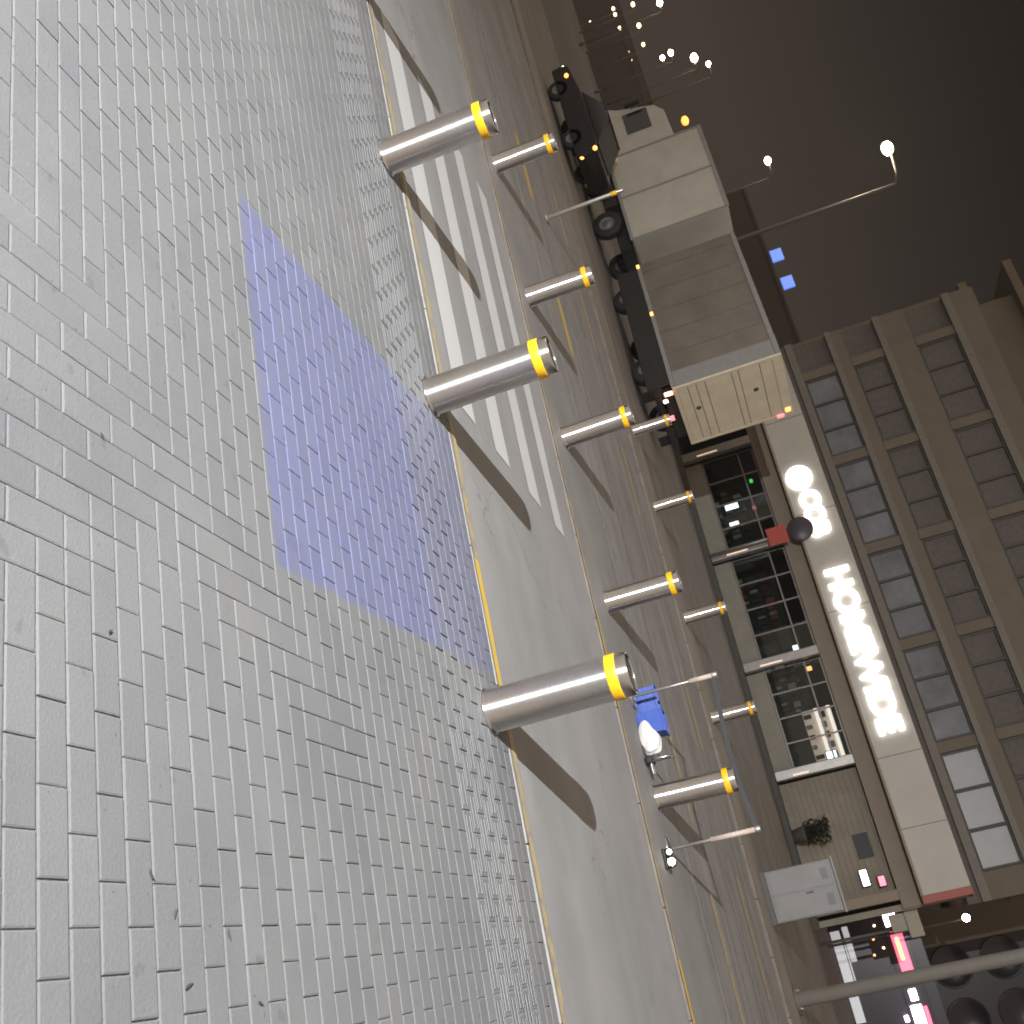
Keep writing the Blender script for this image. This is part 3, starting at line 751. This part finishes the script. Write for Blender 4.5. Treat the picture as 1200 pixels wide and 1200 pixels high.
b = MB(); b.lathe([(0, 0), (.2, 0), (.28, .4), (.3, .42), (.26, .44), (0, .40)], 'pot', 24); b.build('pot', t)
b = MB()
for q in range(420):
    a = random.uniform(0, 2 * PI); r = random.uniform(.02, .45); zz = random.uniform(.45, 1.25); d = random.uniform(0, 2 * PI); s = random.uniform(.08, .18)
    p = Vector((r * math.cos(a), r * math.sin(a), zz)); u = Vector((math.cos(d), math.sin(d), random.uniform(-.6, .8))).normalized(); w = u.cross(Vector((0, 0, 1))).normalized()
    b.add([p - u * s, p + w * s * .35, p + u * s, p - w * s * .35], [(0, 1, 2, 3)], 'leaf')
b.build('foliage', t)
b = MB(); b.tube([(0, 0, .4), (.03, .02, .8), (0, .05, 1.2)], .025, 'pot', 6); b.build('stem', t)

t = thing('round_sign', 'dark round sign with a red plate below, overlapping the shop fascia', 'sign', (-13.0, 36.75, 0))
b = MB(); b.lathe([(0, -.05), (.44, -.05), (.46, -.03), (.46, .05), (0, .05)], 'round_sign', 40, (0, 0, 3.55), 'y'); b.build('disc', t)
b = MB(); b.box(-.34, .34, -.03, .03, 2.35, 3.07, 'red_sign', .02); b.build('plate', t)
b = MB(); b.tube([(0, .08, .15), (0, .08, 3.6)], .04, 'galv', 10); b.build('pole', t)

# storey above, set back behind the sign
office = thing('office_building', 'brown building with rows of grey windows above and behind the shop', 'building', (0, 0, 0))
YO = 41.0
b = MB(); b.box(XL - 1.7, .3, YO + .3, YO + 14, 5.08, 13.4, 'office_dark'); b.build('core', office)
for z0, z1, m in ((5.08, 5.55, 'office_dark'), (5.56, 5.86, 'office_strip'), (7.28, 7.50, 'office_strip'), (7.51, 7.95, 'office_wall'), (9.3, 9.55, 'office_strip'), (9.56, 10.6, 'office_wall'), (12.2, 12.5, 'office_strip'), (12.51, 13.4, 'office_wall')):
    b = MB(); d = .12 if 'strip' in m else 0.0
    b.box(XL - 1.7, .3, YO - d, YO + .29, z0, z1, m, .008); b.build('band', office)
for x in (-21, -16.9, -12.9, -8.9, -4.95, -.62):
    for z0, z1 in ((5.865, 7.275), (7.955, 9.295), (10.605, 12.195)):
        b = MB(); b.box(x - .2 if x < -1 else x, x + .2 if x < -1 else .3, YO - .02, YO + .28, z0, z1, 'office_wall', .008); b.build('pier', office)
for i in range(5):
    xa = (-20.8, -16.7, -12.7, -8.7, -4.75)[i]; xb = (-17.1, -13.1, -9.1, -5.15, -.62)[i]
    for z0, z1 in ((5.87, 7.27), (7.96, 9.29), (10.61, 12.19)):
        low = z0 < 6
        b = MB(); n = 3; pale = i == 4 and low
        for q in range(n):
            x0 = xa + (xb - xa) * q / n; x1 = xa + (xb - xa) * (q + 1) / n
            b.box(x0 + .06, x1 - .06, YO + .12, YO + .16, z0 + .08, z1 - .08, 'pane_pale' if pale else ('pane' if low else 'office_dark'), .01)
        w = b.build('window', office)
        b = MB()
        for q in range(n + 1):
            x = min(max(xa + (xb - xa) * q / n, xa + .06), xb - .06); b.box(x - .045, x + .045, YO + .06, YO + .115, z0 + .06, z1 - .06, 'seam')
        for zz in (z0, z1 - .06): b.box(xa + .015, xb - .015, YO + .06, YO + .115, zz, zz + .06, 'seam')
        b.build('frame', w)

tower = thing('apartment_tower', 'tall brown apartment tower with window rows rising behind the shop', 'tower', (0, 0, 0))
YT = 60.0
b = MB(); b.box(-33.2, 2, YT, YT + 22, 0, 19.0, 'tower_wall', .02); b.box(-32.0, 2, YT + .4, YT + 22, 19.01, 42, 'tower_wall', .02); b.build('wall', tower)
b = MB(); b.box(-33.9, 2.2, YT - .5, YT + 21, 21.0, 21.5, 'tower_wall', .02); b.box(-33.5, 2.2, YT - .3, YT + .39, 18.2, 18.7, 'tower_wall', .02); b.build('ledge', tower)
for c_ in range(11):
    for f_ in range(9):
        x = -31.2 + c_ * 3.0; zz = 8.8 + f_ * 3.1
        yy = YT + (.4 if zz > 18.5 else 0) - .03
        if 17 < zz < 21.6: continue
        b = MB(); b.box(x, x + 1.7, yy, yy + .02, zz, zz + 1.7, 'tower_win')
        b.box(x - .1, x + 1.8, yy - .12, yy - .001, zz - .14, zz - .02, 'tower_wall')
        b.box(x + .82, x + .88, yy - .02, yy - .001, zz, zz + 1.7, 'tower_wall'); b.build('window', tower)
for c_ in range(11):
    x = -32 + c_ * 3.0
    b = MB(); b.box(x, x + .35, YT - .25, YT - .001, 5, 18.19, 'tower_wall', .02); b.build('pilaster', tower)

# ------------------------------------------------------------------ right-hand side at night
nt_ = thing('glass_tower', 'dark purple facade with rows of dark round windows at the right', 'tower', (0, 0, 0))
YN = 72.0
b = MB(); b.box(1.2, 30, YN, YN + 20, 0, 40, 'night_glass', .02); b.build('wall', nt_)
for i in range(6):
    for j in range(5):
        b = MB(); b.lathe([(0, -.04), (1.0, -.04), (1.12, -.1), (1.2, -.1), (1.2, -.001)], 'night_hole', 36, (3.6 + i * 2.9, YN, 5.6 + j * 2.9), 'y'); b.build('window', nt_)
neon = thing('neon_shop', 'low dark shop with a red and white neon strip, right of the grey pole', 'shop', (0, 0, 0))
YS = 50.0
b = MB(); b.box(-.1, 14, YS, YS + 8, 0, 3.6, 'night_glass', .02); b.build('wall', neon)
segs = [(-.1, .55, 2.35, 2.85, 'neon_white'), (.12, .55, 2.62, 2.84, 'neon_red'), (.75, 2.35, 2.42, 2.9, 'neon_red'), (1.0, 1.9, 2.55, 2.68, 'neon_orange'), (3.0, 3.45, 2.42, 2.72, 'neon_white'), (3.6, 5.6, 2.3, 2.75, 'neon_white'), (3.7, 5.8, 2.8, 2.95, 'neon_red'), (4.9, 6.2, 2.5, 2.66, 'neon_orange'), (3.9, 4.15, 1.95, 2.12, 'neon_white')]
for i, (x0, x1, z0, z1, m) in enumerate(segs):
    b = MB(); y = YS - .10 - .025 * i; b.box(x0, x1, y - .02, y, z0, z1, m, .03); b.build('neon_panel', neon)
b = MB(); b.box(-.1, 14, YS - .06, YS - .002, 2.2, 3.1, 'night_hole', .01); b.build('sign_board', neon)
for x0, x1, z0, z1 in ((.2, 1.6, .55, .8), (.3, 3.9, .02, .42), (.9, 2.7, .46, .52)):
    b = MB(); b.box(x0, x1, YS - .05, YS - .002, z0, z1, 'fluoro', .02); b.build('lit_panel', neon)
for x, zz, m in ((.9, 1.7, 'neon_orange'), (1.5, 1.55, 'neon_orange'), (1.3, 2.0, 'street_warm'), (.4, 1.9, 'street_warm')):
    b = MB(); b.sphere((x, YS - .2, zz), .05, m); b.build('small_lamp', neon)
aw = thing('pale_awning', 'pale square awning box fixed at the right end of the shop band', 'awning', (.55, 39, 0))
b = MB(); b.box(-.5, .35, -.3, .3, 2.85, 3.30, 'cloth', .03); b.build('upper_box', aw)
b = MB(); b.box(-.45, .1, -.25, .25, 2.35, 2.845, 'cloth', .03); b.build('lower_box', aw)
b = MB(); b.tube([(0, .2, -.03), (0, .2, 2.35)], .05, 'pole_paint', 8); b.build('post', aw)
wl = thing('bracket_lamp', 'small warm lamp on a bracket right of the red fascia end', 'lamp', (.75, 45, 0))
b = MB(); b.tube([(0, 0, -.03), (0, 0, 5.2), (-.02, -.3, 5.25)], .05, 'pole_paint', 8); b.build('bracket', wl)
b = MB(); b.sphere((-.02, -.4, 5.15), .14, 'street_lamp'); b.build('bulb', wl)
for i, (x, zz) in enumerate(((4.75, 6.55), (5.3, 6.3))):
    pass

# ------------------------------------------------------------------ street lamps
def street_lamp(x, y, h, lab, m='street_lamp', arm=1.6, size=.34, group='street lamps along the far road', light=0, colour=(1, .82, .55), pole='pole_paint'):
    t = thing('street_lamp', lab, 'street lamp', (x + arm, y, -.03), group)
    b = MB(); b.tube([(0, 0, 0), (0, 0, h * .5), (0, 0, h - .15)], .13, pole, 12, .065); b.lathe([(0, 0), (.2, 0), (.2, .9), (.13, 1.0)], pole, 14); b.build('pole', t)
    b = MB(); b.tube([(0, 0, h - .2), (-arm * .3, 0, h + .05), (-arm, 0, h + .2)], .05, pole, 8); b.build('arm', t)
    b = MB(); b.box(-arm - .45, -arm + .15, -.17, .17, h + .17, h + .30, pole, .04); hd = b.build('lamp_head', t)
    b = MB(); b.sphere((-arm - .12, 0, h + .12), size, m, (1, .8, .7)); b.build('lens', hd)
    if light:
        ld = bpy.data.lights.new('street_light', 'POINT'); ld.energy = light; ld.color = colour; ld.shadow_soft_size = .25
        lo = bpy.data.objects.new('street_light', ld); C.objects.link(lo); lo.location = (-arm - .12, 0, h - .35); lo.parent = t
    return t
street_lamp(-31.4, 42, 12.9, 'brightest street lamp on a tall pole above the box trailer', arm=1.9, size=.36, light=500)
street_lamp(-56.5, 71.6, 12.2, 'smaller bright street lamp left of the brightest one, above the truck', arm=1.6, size=.36)
street_lamp(-118.7, 133.7, 11.9, 'orange glowing street lamp above the delivery truck', 'street_orange', size=.85)
far = [(-88.4, 90.7, 'white street lamp, brightest of the far cluster at upper left', 'street_lamp', .55), (-77.6, 81.1, 'white street lamp highest in the far cluster at upper left', 'street_lamp', .32),
       (-114.9, 115.3, 'white street lamp left in the far cluster, upper of a close pair', 'street_lamp', .5), (-131.5, 132.3, 'white street lamp left in the far cluster, lower of a close pair', 'street_lamp', .5),
       (-114.7, 106, 'bright street lamp at the very left edge of the view', 'street_lamp', .55), (-173.7, 158.3, 'warm far lamp near the left edge, outer of two', 'street_warm', .55),
       (-171.6, 162, 'warm far lamp near the left edge, inner of two', 'street_warm', .6), (-173.1, 168.6, 'warm far lamp right of the two by the left edge', 'street_warm', .5)]
for x, y, lab, m, s in far: street_lamp(x, y, 11.7, lab, m, size=s)
for x, y, lab in ((-242.8, 220, 'faint warm lamp in the farthest row, first from the left edge'), (-240.4, 220, 'faint warm lamp in the farthest row, second from the left edge'), (-234.9, 220, 'faint warm lamp in the farthest row, third from the left edge'),
                  (-225.3, 220, 'faint warm lamp in the farthest row, fourth from the left edge'), (-222.0, 220, 'faint warm lamp in the farthest row, fifth from the left edge')):
    street_lamp(x, y, 10.2, lab, 'street_warm', size=.62)

# distant buildings
def dist(name, lab, x0, x1, y0, y1, h, wins, m='night_wall'):
    t = thing(name, lab, 'building', ((x0 + x1) / 2, y0, 0)); w = (x1 - x0) / 2
    b = MB(); b.box(-w, w, 0, y1 - y0, 0, h, m, .05); b.build('wall', t)
    b = MB(); b.box(-w - .2, w + .2, -.2, y1 - y0, h + .001, h + .4, m, .05); b.build('parapet', t)
    for x, zz, s, mm in wins:
        b = MB(); b.box(x - s, x + s, -.06, -.001, zz - s, zz + s, mm, .02); b.build('window', t)
    return t
bb = dist('sign_building', 'dark low building carrying two blue lit signs', -92, -66, 120, 140, 15.0, [(-4, 6, .5, 'night_hole'), (2, 6, .5, 'night_hole'), (6, 9, .5, 'night_hole')])
for x, zz in ((-.9, 16.3), (3.6, 16.4)):
    b = MB(); b.box(x - .9, x + .9, -.1, .2, zz - .75, zz + .75, 'blue_sign', .05); b.build('blue_sign', bb)
    b = MB(); b.tube([(x, .1, 15.2), (x, .1, 15.6)], .1, 'night_wall', 6); b.build('sign_leg', bb)
wn = [(random.uniform(-45, 45), random.uniform(1.5, 8), .22, 'street_warm') for _ in range(9)] + [(random.uniform(-45, 45), random.uniform(2, 9), .6, 'night_hole') for _ in range(26)]
dist('distant_building', 'long dark distant building with few tiny lit windows at the far left', -320, -225, 240, 260, 13, wn)
dist('distant_block', 'dark distant block behind the trucks and far street lamps', -200, -110, 190, 210, 9, [(random.uniform(-40, 40), random.uniform(2, 7), .5, 'night_hole') for _ in range(20)])

# the lamp post that lights the pavement, behind the camera, and its neighbour
key = street_lamp(-3.5, -7.6, 6.3, 'lamp post behind the viewer lighting the pavers', size=.10, arm=.9, group='street lamps of the pavement', light=0)
kl = bpy.data.lights.new('pavement_lamp', 'SPOT'); kl.energy = 24000; kl.color = (.98, 1, 1.02); kl.shadow_soft_size = .07; kl.spot_size = math.radians(95); kl.spot_blend = 1
ko = bpy.data.objects.new('pavement_lamp', kl); C.objects.link(ko); ko.location = (-.9 - .12, 0, 6.0); ko.parent = key; ko.rotation_euler = (math.radians(78), 0, math.radians(-4))

# ------------------------------------------------------------------ night sky, added soft fill sun
w = bpy.data.worlds.new('World'); S.world = w; w.use_nodes = True
n = w.node_tree.nodes; l = w.node_tree.links
tc = n.new('ShaderNodeTexCoord'); sp = n.new('ShaderNodeSeparateXYZ'); l.new(tc.outputs['Generated'], sp.inputs[0])
cr = n.new('ShaderNodeValToRGB'); l.new(sp.outputs['Z'], cr.inputs[0])
e = cr.color_ramp.elements
e[0].position = 0; e[0].color = (.068, .05, .04, 1); e[1].position = .40; e[1].color = (.0115, .0098, .0088, 1)
x = cr.color_ramp.elements.new(.16); x.color = (.048, .038, .033, 1)
x = cr.color_ramp.elements.new(.30); x.color = (.022, .018, .016, 1)
l.new(cr.outputs[0], n['Background'].inputs['Color']); n['Background'].inputs['Strength'].default_value = .62
sl = bpy.data.lights.new('soft_fill_sun', 'SUN'); sl.energy = 1.32; sl.angle = math.radians(150); sl.color = (1, .82, .66)  # wide warm sun added as fill, stronger than the sky itself gives
so = bpy.data.objects.new('soft_fill_sun', sl); C.objects.link(so); so.rotation_euler = (math.radians(28), 0, math.radians(-14))

# ------------------------------------------------------------------ thin haze added to veil the dark distance
hz = MB(); hz.box(-400, 120, -40, 330, -1.1, 44, 'seam'); ho = hz.build('added_haze'); ho['kind'] = 'stuff'
hm = bpy.data.materials.new('haze_veil'); hm.use_nodes = True; hn = hm.node_tree.nodes; hn.clear()
hv = hn.new('ShaderNodeVolumePrincipled'); hv.inputs['Density'].default_value = .0005; hv.inputs['Color'].default_value = (.80, .74, .68, 1); hv.inputs['Anisotropy'].default_value = .3
hm.node_tree.links.new(hv.outputs[0], hn.new('ShaderNodeOutputMaterial').inputs['Volume'])
ho.data.materials.clear(); ho.data.materials.append(hm)

# ------------------------------------------------------------------ camera
cd = bpy.data.cameras.new('camera'); cam = bpy.data.objects.new('camera', cd); C.objects.link(cam)
r = Vector((0.1883434, 0.3015028, 0.9346779)); d = Vector((0.8912903, 0.3472275, -0.2916071)); f = Vector((-0.4124662, 0.8879916, -0.2033285))
mw = Matrix((( r.x, -d.x, -f.x, 0), (r.y, -d.y, -f.y, 0), (r.z, -d.z, -f.z, 1.6), (0, 0, 0, 1)))
cam.matrix_world = mw
cd.sensor_fit = 'HORIZONTAL'; cd.sensor_width = 36; cd.lens = 36 * 1214.76 / 1200
cd.dof.use_dof = True; cd.dof.focus_distance = 4.6; cd.dof.aperture_fstop = 5.6
cd.clip_start = .05; cd.clip_end = 2500
S.camera = cam
S.view_settings.view_transform = 'Standard'; S.view_settings.look = 'None'; S.view_settings.exposure = 0; S.view_settings.gamma = 1
